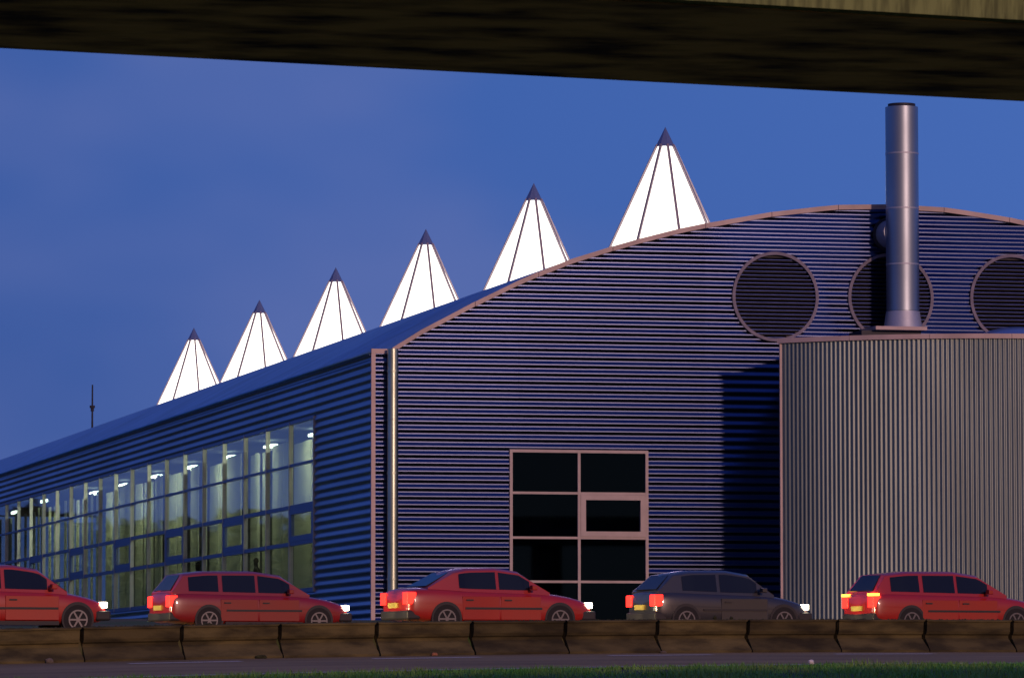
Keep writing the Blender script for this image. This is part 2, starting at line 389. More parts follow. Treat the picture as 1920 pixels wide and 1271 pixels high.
# downpipe with collars
b = MB(); PX, PY = 29.165, YF - 0.27
b.lathe([(.158, GZ - .3), (.158, 7.72), (.166, 7.725), (.166, 7.76), (.158, 7.765), (.158, 9.76)], (PX, PY, 0), 28)
b.build('downpipe', M['galv'], hall, smooth=True).modifiers.new('es', 'EDGE_SPLIT')
for zz in (3.2, 6.2, 9.1): MB().lathe([(.172, zz), (.172, zz + .05)], (PX, PY, 0), 28).build('pipe_bracket', M['galv'], hall, smooth=False)

# end wall window: two panes wide, sash in the middle right
rows = [6.958, 5.715, 4.435, 3.18, 1.95]
fr = MB()
t = .085
fr.box((WX0 - .03, YF - .05, WZ0), (WX0 + t - .03, YF + .1, WZ1))
win = fr.build('window', M['frame'], hall)
MB().box((WX1 - t + .03, YF - .05, WZ0), (WX1 + .03, YF + .1, WZ1)).build('frame_jamb', M['frame'], win)
XM = 34.69
MB().box((WX0 + t - .03, YF - .047, WZ1 - t), (WX1 - t + .03, YF + .1, WZ1)).build('frame_head', M['frame'], win)
MB().box((XM - .04, YF - .044, WZ0), (XM + .04, YF + .1, WZ1 - t)).build('mullion', M['frame'], win)
for zr in rows[1:4]:
    MB().box((WX0 + t - .03, YF - .041, zr - .035), (XM - .04, YF + .09, zr + .035)).build('transom', M['frame'], win)
    MB().box((XM + .04, YF - .041, zr - .035), (WX1 - t + .03, YF + .09, zr + .035)).build('transom', M['frame'], win)
SX0, SX1, SZ0, SZ1 = XM + .045, WX1 - t + .025, rows[2] + .04, rows[1] - .04
b = MB(); s_ = .15
b.box((SX0, YF - .065, SZ0), (SX0 + s_, YF + .03, SZ1)).box((SX1 - s_, YF - .065, SZ0), (SX1, YF + .03, SZ1))
b.box((SX0 + s_, YF - .064, SZ0), (SX1 - s_, YF + .03, SZ0 + s_)).box((SX0 + s_, YF - .064, SZ1 - s_), (SX1 - s_, YF + .03, SZ1))
b.build('opening_sash', M['frame'], win, label='thick opening sash frame in the right middle pane')
for c0, c1 in ((WX0 + .055, XM - .04), (XM + .04, WX1 - .055)):
    for r1, r0 in zip(rows, rows[1:]):
        MB().box((c0, YF + .03, r0 + .02), (c1, YF + .042, r1 - .02)).build('pane', M['glass_dark'], win)
# dark room behind it
b = MB(); b.box((WX0 - 1.5, YF + .12, GZ), (WX1 + 1.5, YF + 6, 7.4)); b.f = [tuple(reversed(q)) for i, q in enumerate(b.f) if i != 2]
b.build('dark_room', M['room'], hall)

# louvres in the end wall
for i, (cx, cz, r) in enumerate(louvres):
    b = MB(); b.lathe([(r - .045, -.065), (r + .045, -.065), (r + .045, .05), (r - .045, .05), (r - .045, -.065)], (cx, YF, cz), 64, 'Y', cap=False)
    lv = b.build('round_louvre', M['ring'], hall, smooth=False)
    b = MB(); b.lathe([(r - .02, .07), (r - .02, .075)], (cx, YF, cz), 48, 'Y'); b.build('backing', M['dark'], lv)
    z = cz - r + .10
    while z < cz + r - .07:
        h = math.sqrt(max(.01, (r - .05) ** 2 - (z - cz) ** 2))
        bl = MB(); bl.add([(cx - h, YF - .035, z - .035), (cx + h, YF - .035, z - .035), (cx + h, YF - .032, z - .018), (cx - h, YF - .032, z - .018),
                           (cx - h, YF + .055, z + .045), (cx + h, YF + .055, z + .045)], [(0, 1, 2, 3), (3, 2, 5, 4), (0, 4, 5, 1)])
        bl.build('blade', M['louvre'], lv)
        z += .113

# long glazed side: mullions, transoms, panes, sashes
ZR = [8.30, 6.985, 5.705, 4.575, 3.11]
XG = XS + .02
mul = MB().box((-.07, -.035, 3.05), (.06, .035, 8.33)).me('mullion')
for k in range(NB + 1):
    o = obj('mullion', mul, M['mull'], hall, Vector((XG, YG0 + k * BW, 0)) - hall.location)
for k in range(NB):
    ya, yb = YG0 + k * BW + .04, YG0 + (k + 1) * BW - .04
    for j, zr in enumerate(ZR):
        hh = (.05, .04, .06, .06, .07)[j]
        MB().box((XG - .05, ya, zr - hh), (XG + .05, yb, zr + hh)).build('transom', M['transom'], hall)
    for z1, z0 in zip(ZR, ZR[1:]):
        MB().box((XG, ya, z0 + .05), (XG + .012, yb, z1 - .05)).build('pane', M['glass'], hall)
    if k % 3 == 0:
        b = MB(); z1, z0 = ZR[2] - .062, ZR[3] + .062
        b.box((XG - .062, ya + .01, z1 - .17), (XG + .03, yb - .01, z1)).box((XG - .062, ya + .01, z0), (XG + .03, yb - .01, z0 + .17))
        b.box((XG - .06, ya + .01, z0 + .17), (XG + .03, ya + .3, z1 - .17)).box((XG - .06, yb - .3, z0 + .17), (XG + .03, yb - .01, z1 - .17))
        b.build('opening_sash', M['transom'], hall)
# inside the glazed side
MB().box((XS + .1, YG0 - .6, 2.5), (XS + 9, YG1 + .5, 2.6)).build('inner_floor', M['floor_in'], hall)
MB().box((XS + 9, YG0 - .6, 2.6), (XS + 9.1, YG1 + .5, 8.6)).build('inner_wall', M['wall_in'], hall)
MB().box((XS + .1, YG0 - .7, 2.6), (XS + 9, YG0 - .6, 8.6)).build('inner_wall', M['wall_in'], hall)
MB().box((XS + .1, YG0 - .6, 8.6), (XS + 9.1, YG1 + .5, 8.7)).build('inner_ceiling', M['ceil_in'], hall)
rg = random.Random(3)
for k in range(NB):
    ya = YG0 + k * BW
    lst = [(.10, 1.0), (1.25, 1.6), (1.8, 3.3)] if k < 12 else [(.4, 1.3 + rg.random() * .6), (2.5, 3.0)]
    if k > 19: lst = [(1.2, 1.6)]
    for a, c in lst:
        a += rg.uniform(-.08, .08); c += rg.uniform(-.15, .15)
        x = XS + .55 + rg.uniform(0, .25)
        MB().box((x, ya + a, 2.65), (x + .05, ya + c, 7.95 - (k % 2) * .12)).build('blind', M['blind'], hall)
for k in range(0, 8):
    yy = YG0 + 3 + k * 8.0
    b = MB().box((XS + 2.3, yy + .2, 8.38), (XS + 2.5, yy + 1.8, 8.46)); b.build('ceiling_lamp', M['lamp'], hall)
    for xo in (1.6,):
        ld = bpy.data.lights.new('room_light', 'AREA'); ld.shape = 'RECTANGLE'; ld.size = .25; ld.size_y = 1.6; ld.energy = 300; ld.color = (1.0, 0.96, 0.74)
        lo = bpy.data.objects.new('room_light', ld); COL.objects.link(lo); lo.location = (XS + 2.4, yy + 1, 8.36); lo.rotation_euler = (0, rad(25), 0)
for yy, zz in ((208.6, 8.15), (218.0, 8.0)):
    MB().box((XS + .8, yy, zz), (XS + .9, yy + 1.6, zz + .12)).build('ceiling_lamp', M['lamp'], hall)

# pyramid skylights on the ridge
def octo(r, z): return [(r * math.sin(math.pi / 4 * k), -r * math.cos(math.pi / 4 * k), z) for k in range(8)]
SL = 0.473; ZA = 19.315; H = ZA - 14.25; HC = .66
base_me = MB(); base_me.lathe([(SL * (H + .02) + .05, -H - .35), (SL * (H + .02) + .05, -H + .02), (SL * H - .1, -H + .02), (SL * H - .1, -H - .35)], (0, 0, 0), 8); base_me = base_me.me('skylight')
for vtx in base_me.vertices:
    pass
bm = bmesh.new(); bm.from_mesh(base_me); bmesh.ops.rotate(bm, verts=bm.verts, cent=(0, 0, 0), matrix=Matrix.Rotation(rad(0), 3, 'Z')); bm.to_mesh(base_me); bm.free()
pane_ms = []; rib_ms = []
for k in range(8):
    def P(kk, h, off=0.0):
        a = math.pi / 4 * kk; return Vector(((SL * h - off) * math.sin(a), -(SL * h - off) * math.cos(a), -h))
    a0, a1 = P(k, H, .02), P(k + 1, H, .02); c0, c1 = P(k, HC * .9, .02), P(k + 1, HC * .9, .02)
    nrm = (a1 - a0).cross(c0 - a0).normalized() * -.03
    pane_ms.append(mesh('pane', [a0, a1, c1, c0, a0 + nrm, a1 + nrm, c1 + nrm, c0 + nrm], [(0, 1, 2, 3), (7, 6, 5, 4), (0, 4, 5, 1), (2, 6, 7, 3)]))
    m2 = MB(); m2.beam(P(k, H, -.01), P(k, HC * .9, -.01), .085, .07); rib_ms.append(m2.me('rib'))
cm = MB(); top = octo(SL * HC + .035, -HC); k0 = [Vector(p) for p in top]
cm.add(k0 + [Vector((0, 0, .03))], [(i, (i + 1) % 8, 8) for i in range(8)] + [tuple(reversed(range(8)))]); cap_me = cm.me('cap')
labels = ['nearest and tallest looking skylight, its base hidden by the curved roof edge', 'second skylight from the gable', 'third skylight from the gable', 'fourth skylight from the gable', 'fifth skylight from the gable', 'farthest and smallest looking skylight']
for i in range(6):
    Y = 161.79 + 19.04 * i
    s = obj('skylight', base_me, M['cap'], hall, Vector((XC, Y, ZA)) - hall.location, labels[i])
    for k in range(8):
        obj('pane', pane_ms[k], M['sky_pane'], s, Vector((0, 0, 0))); obj('rib', rib_ms[k], M['rib'], s, Vector((0, 0, 0)))
    obj('cap', cap_me, M['cap'], s, Vector((0, 0, 0)))

# antenna mast beyond the roof
b = MB(); b.lathe([(.07, 10), (.06, 15.9), (.045, 18.5)], (44.12, 292.9, 0), 8).lathe([(.16, 17.1), (.16, 17.25)], (44.12, 292.9, 0), 8)
b.lathe([(.1, 16.9), (.1, 17.1)], (44.12, 292.9, 0), 8)
tag(b.build('antenna_mast', M['dark']), 'thin dark antenna mast rising behind the far end of the curved roof', 'mast')

# ------------------------------------------------------------------ curved plant annex with flue
annex = thing('plant_annex', (44.5, 133.5, GZ), 'low curved corrugated annex in front of the hall, carrying a tall steel flue', 'building')
AC = Vector((46.863, 139.128)); AR = 9.30; ATOP = 9.90
a0 = math.atan2(133.174 - AC.y, 39.638 - AC.x); a1 = a0 + rad(98)
PA = 0.1335; nper = int(AR * (a1 - a0) / PA); ns = 10
b = MB(); v = []; f = []
for i in range(nper * ns + 1):
    a = a0 + i * PA / ns / AR; r = AR + .015 * math.cos(2 * math.pi * i / ns)
    v += [(AC.x + r * math.cos(a), AC.y + r * math.sin(a), GZ - .3), (AC.x + r * math.cos(a), AC.y + r * math.sin(a), ATOP - .02)]
for i in range(nper * ns): f.append((2 * i, 2 * i + 2, 2 * i + 3, 2 * i + 1))
obj('cladding', mesh('cladding', v, f, True), M['clad_annex'], annex)
aend = a0 + nper * PA / AR
def ap(a, r, z): return Vector((AC.x + r * math.cos(a), AC.y + r * math.sin(a), z))
# coping in lengths
ncp = 7
for k in range(ncp):
    s0 = a0 - .008 + (aend - a0 + .008) * k / ncp + .0006; s1 = a0 - .008 + (aend - a0 + .008) * (k + 1) / ncp - .0006
    v = []; f = []; m_ = 10
    for i in range(m_ + 1):
        a = s0 + (s1 - s0) * i / m_
        v += [ap(a, AR + .075, ATOP - .04), ap(a, AR + .075, ATOP + .095), ap(a, AR - .25, ATOP + .095), ap(a, AR - .25, ATOP - .04)]
    for i in range(m_):
        for q in range(4): f.append((4 * i + q, 4 * i + 4 + q, 4 * i + 4 + (q + 1) % 4, 4 * i + (q + 1) % 4))
    f += [(0, 1, 2, 3), (4 * m_ + 3, 4 * m_ + 2, 4 * m_ + 1, 4 * m_)]
    obj('coping', mesh('coping', v, f), M['trim'], annex)
p = ap(a0, AR, 0); MB().box((p.x - .03, p.y - .03, GZ - .2), (p.x + .035, p.y + .035, ATOP - .045)).build('corner_trim', M['trim'], annex)
# return wall back to the hall and flat roof
q0 = Vector((p.x + .03, p.y + .02)); q1 = Vector((41.35, YF - .06))
MB().add([(q0.x, q0.y, GZ - .3), (q1.x, q1.y, GZ - .3), (q1.x, q1.y, ATOP), (q0.x, q0.y, ATOP)], [(0, 1, 2, 3)]).build('return_wall', M['clad_annex'], annex)
v = [ap(a0 + (aend - a0) * i / 30, AR - .1, ATOP - .03) for i in range(31)]
v = [x for x in v if x.y < YF - .06] + [Vector((AC.x + 8.5, YF - .06, ATOP - .03)), Vector((q1.x, q1.y, ATOP - .03))]
obj('roof', mesh('roof', v, [tuple(range(len(v)))]), M['roof'], annex)
# flue
FX, FY = 44.16, 135.78; FR = .478
zs = [11.04, 12.40, 14.03, 15.63, 17.0]
b = MB(); b.lathe([(.56, 10.56), (.55, 10.62), (FR + .012, 11.03)], (FX, FY, 0), 48)
flue = b.build('flue', M['flare'], annex, smooth=True, label='tall brushed steel flue with a flared skirt'); flue.modifiers.new('es', 'EDGE_SPLIT')
for z0, z1 in zip(zs, zs[1:]):
    b = MB(); b.lathe([(FR, z0 + .006), (FR, z1 - .006)], (FX, FY, 0), 64, cap=False)
    b.lathe([(FR - .02, z0 - .02), (FR - .02, z0 + .02)], (FX, FY, 0), 64, cap=False)
    o = b.build('flue_section', M['steel'], flue, smooth=True)
for z_ in zs[1:-1]:
    MB().lathe([(FR + .008, z_ - .022), (FR + .008, z_ + .022)], (FX, FY, 0), 64).build('clamp_band', M['flare'], flue)
b = MB(); b.lathe([(FR - .02, 16.98), (.40, 17.03), (.40, 17.09), (.37, 17.09), (.36, 16.6)], (FX, FY, 0), 48); b.build('flue_mouth', M['dark'], flue, smooth=False)
MB().box((43.10, 135.05, 10.44), (44.66, 136.55, 10.55)).build('base_plate', M['trim'], annex, bevel=.01)
MB().box((42.75, 135.30, ATOP - .05), (44.55, 136.5, 10.437)).build('base_curb', M['dark'], annex)
b = MB(); b.lathe([(.42, FY - YF + .1), (.42, -.03)], (44.05, YF, 13.36), 40, 'Y'); dct = b.build('duct', M['flare'], annex, smooth=True); dct.modifiers.new('es', 'EDGE_SPLIT')
b = MB(); b.lathe([(.50, -.10), (.50, -.03)], (44.05, YF, 13.36), 40, 'Y'); b.build('duct_collar', M['dark'], dct)
# domed rooflight
b = MB(); rr = 1.25; prof_d = [(rr, -.2)] + [(rr * math.cos(t_), .52 * math.sin(t_)) for t_ in [i * math.pi / 2 / 8 for i in range(8)]] + [(.02, .52)]
b.lathe(prof_d, (46.55, 132.7, ATOP - .02), 40); b.build('dome_rooflight', M['dome'], annex, smooth=True)

# ------------------------------------------------------------------ concrete barrier
BL = 2.147
sec = [(-.30, 0.0), (-.30, .05), (-.27, .08), (-.06, .28), (-.02, .31), (-.02, .37), (-.075, .40), (-.105, .46), (-.12, .655), (-.15, .665), (-.15, .70), (-.12, .712), (.22, .712), (.24, .69), (.24, 0.0)]
ordn = ['far left', 'second from the left', 'third from the left', 'fourth from the left', 'fifth from the left', 'sixth from the left', 'middle', 'sixth from the right', 'fifth from the right', 'fourth from the right', 'third from the right', 'second from the right', 'far right']
first = -1
def barrier(k, label, group):
    u0 = k * BL; c = uv(u0 + BL / 2, .30, zfoot(u0 + BL / 2))
    t_ = thing('concrete_barrier', c, label, 'barrier', group)
    rg = random.Random(100 + k)
    v = []; f = []; n = len(sec); NU = 10
    for i in range(NU + 1):
        g = .012 + rg.uniform(0, .008)
        uu = u0 + (g if i == 0 else BL - g if i == NU else BL * i / NU)
        for j, (d, z) in enumerate(sec):
            w = noise.noise(Vector((uu * 1.3, j * .4, 3.1))) * .006
            # chipped and flared joints
            ch = .03 if (i in (0, NU) and 3 <= j <= 9) else 0
            v.append(uv(uu + (ch * (1 if i == 0 else -1)), d + .30 + w + ch * .5, zfoot(uu) + z + (w * .6 if z > .05 else 0)))
    for i in range(NU):
        for j in range(n - 1): f.append((i * n + j, (i + 1) * n + j, (i + 1) * n + j + 1, i * n + j + 1))
    f += [tuple(reversed(range(n))), tuple(NU * n + j for j in range(n))]
    f = [tuple(reversed(q)) for q in f]
    obj('block', mesh('block', v, f), M['conc'], t_)
    # moss line along the top
    mv = MB()
    for _ in range(70):
        uu = u0 + rg.uniform(.02, BL - .02); hh = rg.uniform(.008, .028) * (1.5 if rg.random() < .06 else 1)
        c = uv(uu, rg.uniform(.19, .3), zfoot(uu) + .708); w = rg.uniform(.01, .045)
        mv.add([c - U * w - V * .02, c + U * w - V * .02, c + V * .03, c + Vector((0, 0, hh))], [(0, 1, 3), (1, 2, 3), (2, 0, 3)])
    o = mv.build('moss', M['weed'], t_); o['kind'] = 'stuff'
    return t_
for idx, k in enumerate(range(-1, 12 - 1)):
    nm = {0: 'concrete road barrier block at the far left edge of the row',
          1: 'concrete road barrier block second from the left, just right of the leftmost dark joint',
          2: 'concrete barrier block third from the left, a rubbish clump at its foot',
          3: 'concrete road barrier block fourth from the left, just left of the downpipe',
          4: 'concrete road barrier block fifth from the left with an orange brick piece at its foot',
          5: 'concrete road barrier block standing below the left half of the end wall window',
          6: 'concrete road barrier block standing below the right half of the end wall window',
          7: 'concrete road barrier block with two small clods on its top edge',
          8: 'concrete road barrier block below the left corner of the curved annex',
          9: 'concrete barrier block below the left part of the annex, left of the flue',
          10: 'concrete road barrier block second from the right, below the flue'}.get(idx, 'concrete road barrier block at the far right edge of the row')
    barrier(k, nm, 'concrete barrier blocks along the road')
def lump(name, loc, s, m, label, cat, seed, squash=.6):
    bm = bmesh.new(); bmesh.ops.create_icosphere(bm, subdivisions=2, radius=1)
    for w in bm.verts:
        d = 1 + .35 * noise.noise(w.co * 1.4 + Vector((seed * 3.1, 0, 0))); w.co = Vector((w.co.x * s[0] * d, w.co.y * s[1] * d, w.co.z * s[2] * d))
    me = bpy.data.meshes.new(name); bm.to_mesh(me); bm.free()
    o = obj(name, me, m); o.location = loc + Vector((0, 0, s[2] * .7)); tag(o, label, cat); return o
def atfoot(X): return (X - P0.x) / U.x
u_ = atfoot(14.1); lump('stone', uv(u_, -.06, zroad1(u_, -.06)), (.09, .06, .06), M['stone'], 'small brown stone at the foot of the leftmost barrier block', 'stone', 1)
u_ = atfoot(18.6); lump('rubbish_clump', uv(u_, -.06, zroad1(u_, -.06)), (.13, .06, .045), M['weed'], 'dark flat clump of rubbish at the barrier foot left of the downpipe', 'rubbish', 2)
u_ = atfoot(22.4); lump('brick_piece', uv(u_, -.06, zroad1(u_, -.06)), (.075, .05, .04), M['brick'], 'orange broken brick lying at the foot of the barrier', 'brick', 3)
u_ = atfoot(27.6); lump('stone', uv(u_, -.06, zroad1(u_, -.06)), (.07, .05, .03), M['stone'], 'small dark stone at the barrier foot below the window right half', 'stone', 4)
lump('clod', uv(atfoot(28.95), .28, zfoot(14.2) + .705), (.045, .05, .06), M['weed'], 'taller dark clod of moss on the barrier top edge', 'clod', 5)
lump('clod', uv(atfoot(29.34), .28, zfoot(14.6) + .705), (.045, .05, .045), M['weed'], 'second clod of moss on the barrier top, right of the taller one', 'clod', 6)
lump('clod', uv(atfoot(17.55), .28, zfoot(2.7) + .703), (.10, .05, .03), M['weed'], 'flat dark clod on the barrier top near the left side', 'clod', 8)
u_ = (25.78 - P0.x) / U.x; lump('litter', uv(u_ + 1.0, -8.9, zroad1(u_, -8.9) + .03), (.06, .05, .05), M['litter'], 'white scrap of litter at the edge of the grass', 'litter', 7)

# ------------------------------------------------------------------ visitors seen dimly through the glass
def make_person(loc, rz, h, label, lean=0.0, arm=0.0):
    p = thing('person', loc, label, 'person', 'visitors behind the glass', rz); s = h / 1.75
    J = [((0, 0, .95), .15), ((.0, 0, 1.15), .135), ((lean * .6, 0, 1.38), .165), ((lean, 0, 1.50), .06), ((lean * 1.2, 0, 1.58), .075), ((lean * 1.3 + .02, 0, 1.68), .088),
         ((0, .10, .90), .11), ((.03, .11, .50), .065), ((0, .12, .09), .045), ((.13, .13, .03), .035),
         ((0, -.10, .90), .11), ((.0, -.11, .50), .065), ((-.04, -.12, .09), .045), ((.09, -.13, .03), .035),
         ((lean * .6, .19, 1.42), .06), ((.02, .23, 1.14), .046), ((.14 + arm, .20, .92 + arm), .032), ((.19 + arm, .19, .84 + arm * 1.3), .03),
         ((lean * .6, -.19, 1.42), .06), ((.0, -.24, 1.14), .046), ((.08, -.22, .90), .032), ((.10, -.21, .80), .03)]
    E_ = [(0, 1), (1, 2), (2, 3), (3, 4), (4, 5), (0, 6), (6, 7), (7, 8), (8, 9), (0, 10), (10, 11), (11, 12), (12, 13), (2, 14), (14, 15), (15, 16), (16, 17), (2, 18), (18, 19), (19, 20), (20, 21)]
    me = bpy.data.meshes.new('body'); me.from_pydata([tuple(c * s for c in j) for j, r in J], E_, []); me.update()
    o = obj('body', me, M['cloth_d'], p, Vector((0, 0, 0)))
    sk = o.modifiers.new('skin', 'SKIN'); o.modifiers.new('sub', 'SUBSURF').levels = 1
    for i, (j, r) in enumerate(J): me.skin_vertices[0].data[i].radius = (r * s * (.8 if i in (1, 2, 0) else 1), r * s)
    me.skin_vertices[0].data[0].use_root = True
    hd = bmesh.new(); bmesh.ops.create_icosphere(hd, subdivisions=2, radius=1)
    for w in hd.verts: w.co = Vector((w.co.x * .095 - .012, w.co.y * .082, w.co.z * .11 + .02)) * s
    m2 = bpy.data.meshes.new('hair'); hd.to_mesh(m2); hd.free()
    obj('hair', m2, M['bark'], p, Vector((lean * 1.3, 0, 1.69)) * s)
    return p
make_person((XS + .42, 168.2, 2.62), rad(200), 1.86, 'dark clothed person standing behind the glass, the one farther from the hall corner')
make_person((XS + .45, 157.0, 2.62), rad(150), 1.70, 'dark clothed person behind the glass, the one nearer to the hall corner', .05, .12)

# ------------------------------------------------------------------ queue of cars at rest, added to stand in for passing light trails
def paint(name, col):
    m = mat(name, col, 0.28, 0.0, var=0.06, vscale=2)
    b_ = m.node_tree.nodes['Principled BSDF']; b_.inputs['Coat Weight'].default_value = 0.7; b_.inputs['Coat Roughness'].default_value = 0.06
    return m
M['red1'] = paint('red_car_paint', (0.42, 0.018, 0.012)); M['red2'] = paint('dark_red_car_paint', (0.28, 0.012, 0.014))  # reds chosen to stand in for the red band of passing tail lights
M['grey'] = paint('dark_grey_car_paint', (0.035, 0.037, 0.042)); M['silver'] = paint('sand_car_paint', (0.30, 0.25, 0.18))
M['car_glass'] = mat('car_glass', (0.012, 0.014, 0.018), 0.05, 0.0)
M['rubber'] = mat('rubber', (0.012, 0.012, 0.012), 0.8); M['rim'] = mat('wheel_rim', (0.16, 0.16, 0.17), 0.4, 0.8)
M['plast'] = mat('black_plastic', (0.02, 0.02, 0.022), 0.6)
M['tail'] = emis('tail_lamp', (1.0, 0.022, 0.012), 3.2, (0.5, 0.02, 0.02)); M['head'] = emis('head_lamp', (1.0, 0.88, 0.62), 14); M['amber'] = emis('indicator_lamp', (1.0, 0.32, 0.03), 7, (.6, .25, .02))
M['plate_w'] = mat('plate', (0.6, 0.5, 0.1), 0.5)
def make_car(kind, paintm, loc, rz, label, group, indicator=False, scale=1.0, beam=80):
    c = thing('car', loc, label, 'car', group, rz); c.scale = (scale,) * 3
    O = Vector((0, 0, 0)); W = .84
    if kind == 'hatchback':
        st = [(1.92, .62, .34, .56), (1.84, .74, .26, .66), (1.55, .82, .22, .76), (1.0, .84, .2, .88), (.3, .84, .2, .90), (-.8, .84, .2, .93), (-1.5, .84, .22, .96), (-1.82, .80, .27, .95), (-1.92, .72, .34, .84)]
        cb = [(1.02, .74, .89, .885), (.42, .74, .89, 1.34), (-.1, .74, .90, 1.42), (-1.0, .74, .93, 1.40), (-1.42, .73, .94, 1.33), (-1.80, .72, .95, .96)]
        doors = [(.82, -.32)]; wins = [(.60, -.30), (-.38, -1.22)]; wx = (1.22, -1.18); L0 = 1.92
    elif kind == 'estate':
        st = [(2.2, .62, .34, .56), (2.12, .76, .26, .66), (1.8, .83, .22, .78), (1.15, .85, .2, .90), (.3, .85, .2, .92), (-1.0, .85, .2, .94), (-1.9, .85, .22, .96), (-2.15, .82, .27, .95), (-2.22, .76, .34, .86)]
        cb = [(1.20, .75, .90, .905), (.50, .75, .91, 1.36), (-.1, .75, .92, 1.44), (-1.3, .75, .94, 1.43), (-1.85, .74, .95, 1.37), (-2.14, .73, .955, .96)]
        doors = [(.92, -.06), (-.09, -1.0)]; wins = [(.72, -.05), (-.12, -.92), (-1.02, -1.74)]; wx = (1.40, -1.28); L0 = 2.22
    else:
        st = [(2.15, .62, .34, .56), (2.07, .76, .26, .66), (1.75, .83, .22, .78), (1.1, .85, .2, .88), (.3, .85, .2, .90), (-.9, .85, .2, .93), (-1.5, .84, .22, .97), (-2.05, .82, .27, .96), (-2.15, .76, .34, .86)]
        cb = [(1.12, .75, .89, .885), (.42, .75, .90, 1.33), (-.1, .75, .91, 1.40), (-.75, .75, .92, 1.38), (-1.05, .73, .94, 1.32), (-1.65, .70, .96, .975)]
        doors = [(.88, -.04), (-.07, -.92)]; wins = [(.66, -.04), (-.11, -.95)]; wx = (1.32, -1.28); L0 = 2.15
    v = []; f = []
    for x, w, zs, zt in st:
        half_ = [(0, zs), (w * .86, zs), (w * .985, zs + .10), (w, zs + .3 * (zt - zs)), (w, zs + .62 * (zt - zs)), (w * .97, zt - .09), (w * .90, zt - .02), (w * .6, zt + .015), (0, zt + .03)]
        ring = [(y, z) for y, z in half_] + [(-y, z) for y, z in half_[-2:0:-1]]
        v += [(x, y, z) for y, z in ring]
    n = 16
    for i in range(len(st) - 1):
        for j in range(n): f.append((i * n + j, i * n + (j + 1) % n, (i + 1) * n + (j + 1) % n, (i + 1) * n + j))
    f += [tuple(reversed(range(n))), tuple((len(st) - 1) * n + j for j in range(n))]
    f = [tuple(reversed(q)) for q in f]
    body = obj('body', mesh('body', v, f, True), paintm, c, O)
    ss = body.modifiers.new('s', 'SUBSURF'); ss.levels = 2; ss.render_levels = 2
    v = []; f = []
    def ring_c(x, w, zb, zr):
        t_ = max(0, (zr - zb) / .5); wr = w - .13 * t_
        h_ = [(w + .03, zb - .12), (w, zb), (wr + .02, zr - .05 * t_), (wr - .06, zr), (0, zr + .025 * t_)]
        return h_ + [(-y, z) for y, z in h_[-2::-1]]
    for x, w, zb, zr in cb: v += [(x, y, z) for y, z in ring_c(x, w, zb, zr)]
    n = 9
    for i in range(len(cb) - 1):
        for j in range(n - 1): f.append((i * n + j, (i + 1) * n + j, (i + 1) * n + j + 1, i * n + j + 1))
    f += [tuple(range(n)), tuple((len(cb) - 1) * n + j for j in reversed(range(n)))]
    cab = obj('cabin', mesh('cabin', v, f, True), paintm, c, O); cab.modifiers.new('es', 'EDGE_SPLIT').split_angle = rad(40)
    def cabat(x):
        for (a, *p), (b_, *q) in zip(cb, cb[1:]):
            if b_ <= x <= a:
                t_ = (a - x) / (a - b_); return [p[i] + (q[i] - p[i]) * t_ for i in range(3)]
        return list(cb[0][1:])
    def sidept(x, s, side):
        w, zb, zr = cabat(x); t_ = max(0, (zr - zb) / .5); wr = w - .13 * t_ + .02
        z0 = zb + .035; z1 = max(z0 + .02, zr - .05 * t_ - .035); z = z0 + (z1 - z0) * s
        k_ = (z - zb) / max(.05, (zr - .05 * t_) - zb); return Vector((x, side * (w + (wr - w) * k_ + .008), z))
    for side in (1, -1):
        for a, e_ in wins:
            m_ = 6; vv = []; ff = []
            for i in range(m_ + 1):
                x = a + (e_ - a) * i / m_; vv += [sidept(x, 0, side), sidept(x, 1, side)]
            vv += [p_ - Vector((0, side * .02, 0)) for p_ in vv]
            for i in range(m_): ff.append((2 * i, 2 * i + 1, 2 * i + 3, 2 * i + 2))
            obj('side_window', mesh('side_window', vv, ff), M['car_glass'], c, O)
        for a, e_ in doors:
            d = MB(); d.box((e_, side * (W - .02), .30), (a, side * (W + .012), .80)); dd = d.build('door', paintm, c, loc=O, bevel=.012)
            MB().box((e_ + .08, side * (W + .012), .70), (e_ + .24, side * (W + .035), .73)).build('handle', M['plast'], dd, loc=O)
    def endglass(nm, i0, i1):
        x0, w0, zb0, zr0 = cb[i0]; x1, w1, zb1, zr1 = cb[i1]
        off = Vector((.012 if x0 > 0 else -.012, 0, .012))
        # i0 = lower station, i1 = upper station
        a_ = [Vector((x0, -w0 + .10, zr0 + .02)), Vector((x0, w0 - .10, zr0 + .02)), Vector((x1, w1 - .24, zr1 - .01)), Vector((x1, -w1 + .24, zr1 - .01))]
        mid = (a_[0] + a_[3]) / 2
        q = [p_.lerp(sum(a_, Vector()) / 4, .08) + off for p_ in a_]; q += [p_ - off * 1.5 for p_ in q]
        obj(nm, mesh(nm, q, [(0, 1, 2, 3), (7, 6, 5, 4), (0, 4, 5, 1), (1, 5, 6, 2), (2, 6, 7, 3), (3, 7, 4, 0)]), M['car_glass'], c, O)
    endglass('windscreen', 0, 1); endglass('rear_window', 5, 4)
    for side in (1, -1):
        MB().box((wx[1] + .40, min(side * (W - .06), side * (W + .006)), .205), (wx[0] - .40, max(side * (W - .06), side * (W + .006)), .285)).build('sill', M['plast'], c, loc=O)
        MB().box((wx[1] + .42, min(side * (W + .005), side * (W + .026)), .52), (wx[0] - .42, max(side * (W + .005), side * (W + .026)), .565)).build('side_moulding', M['plast'], c, loc=O)
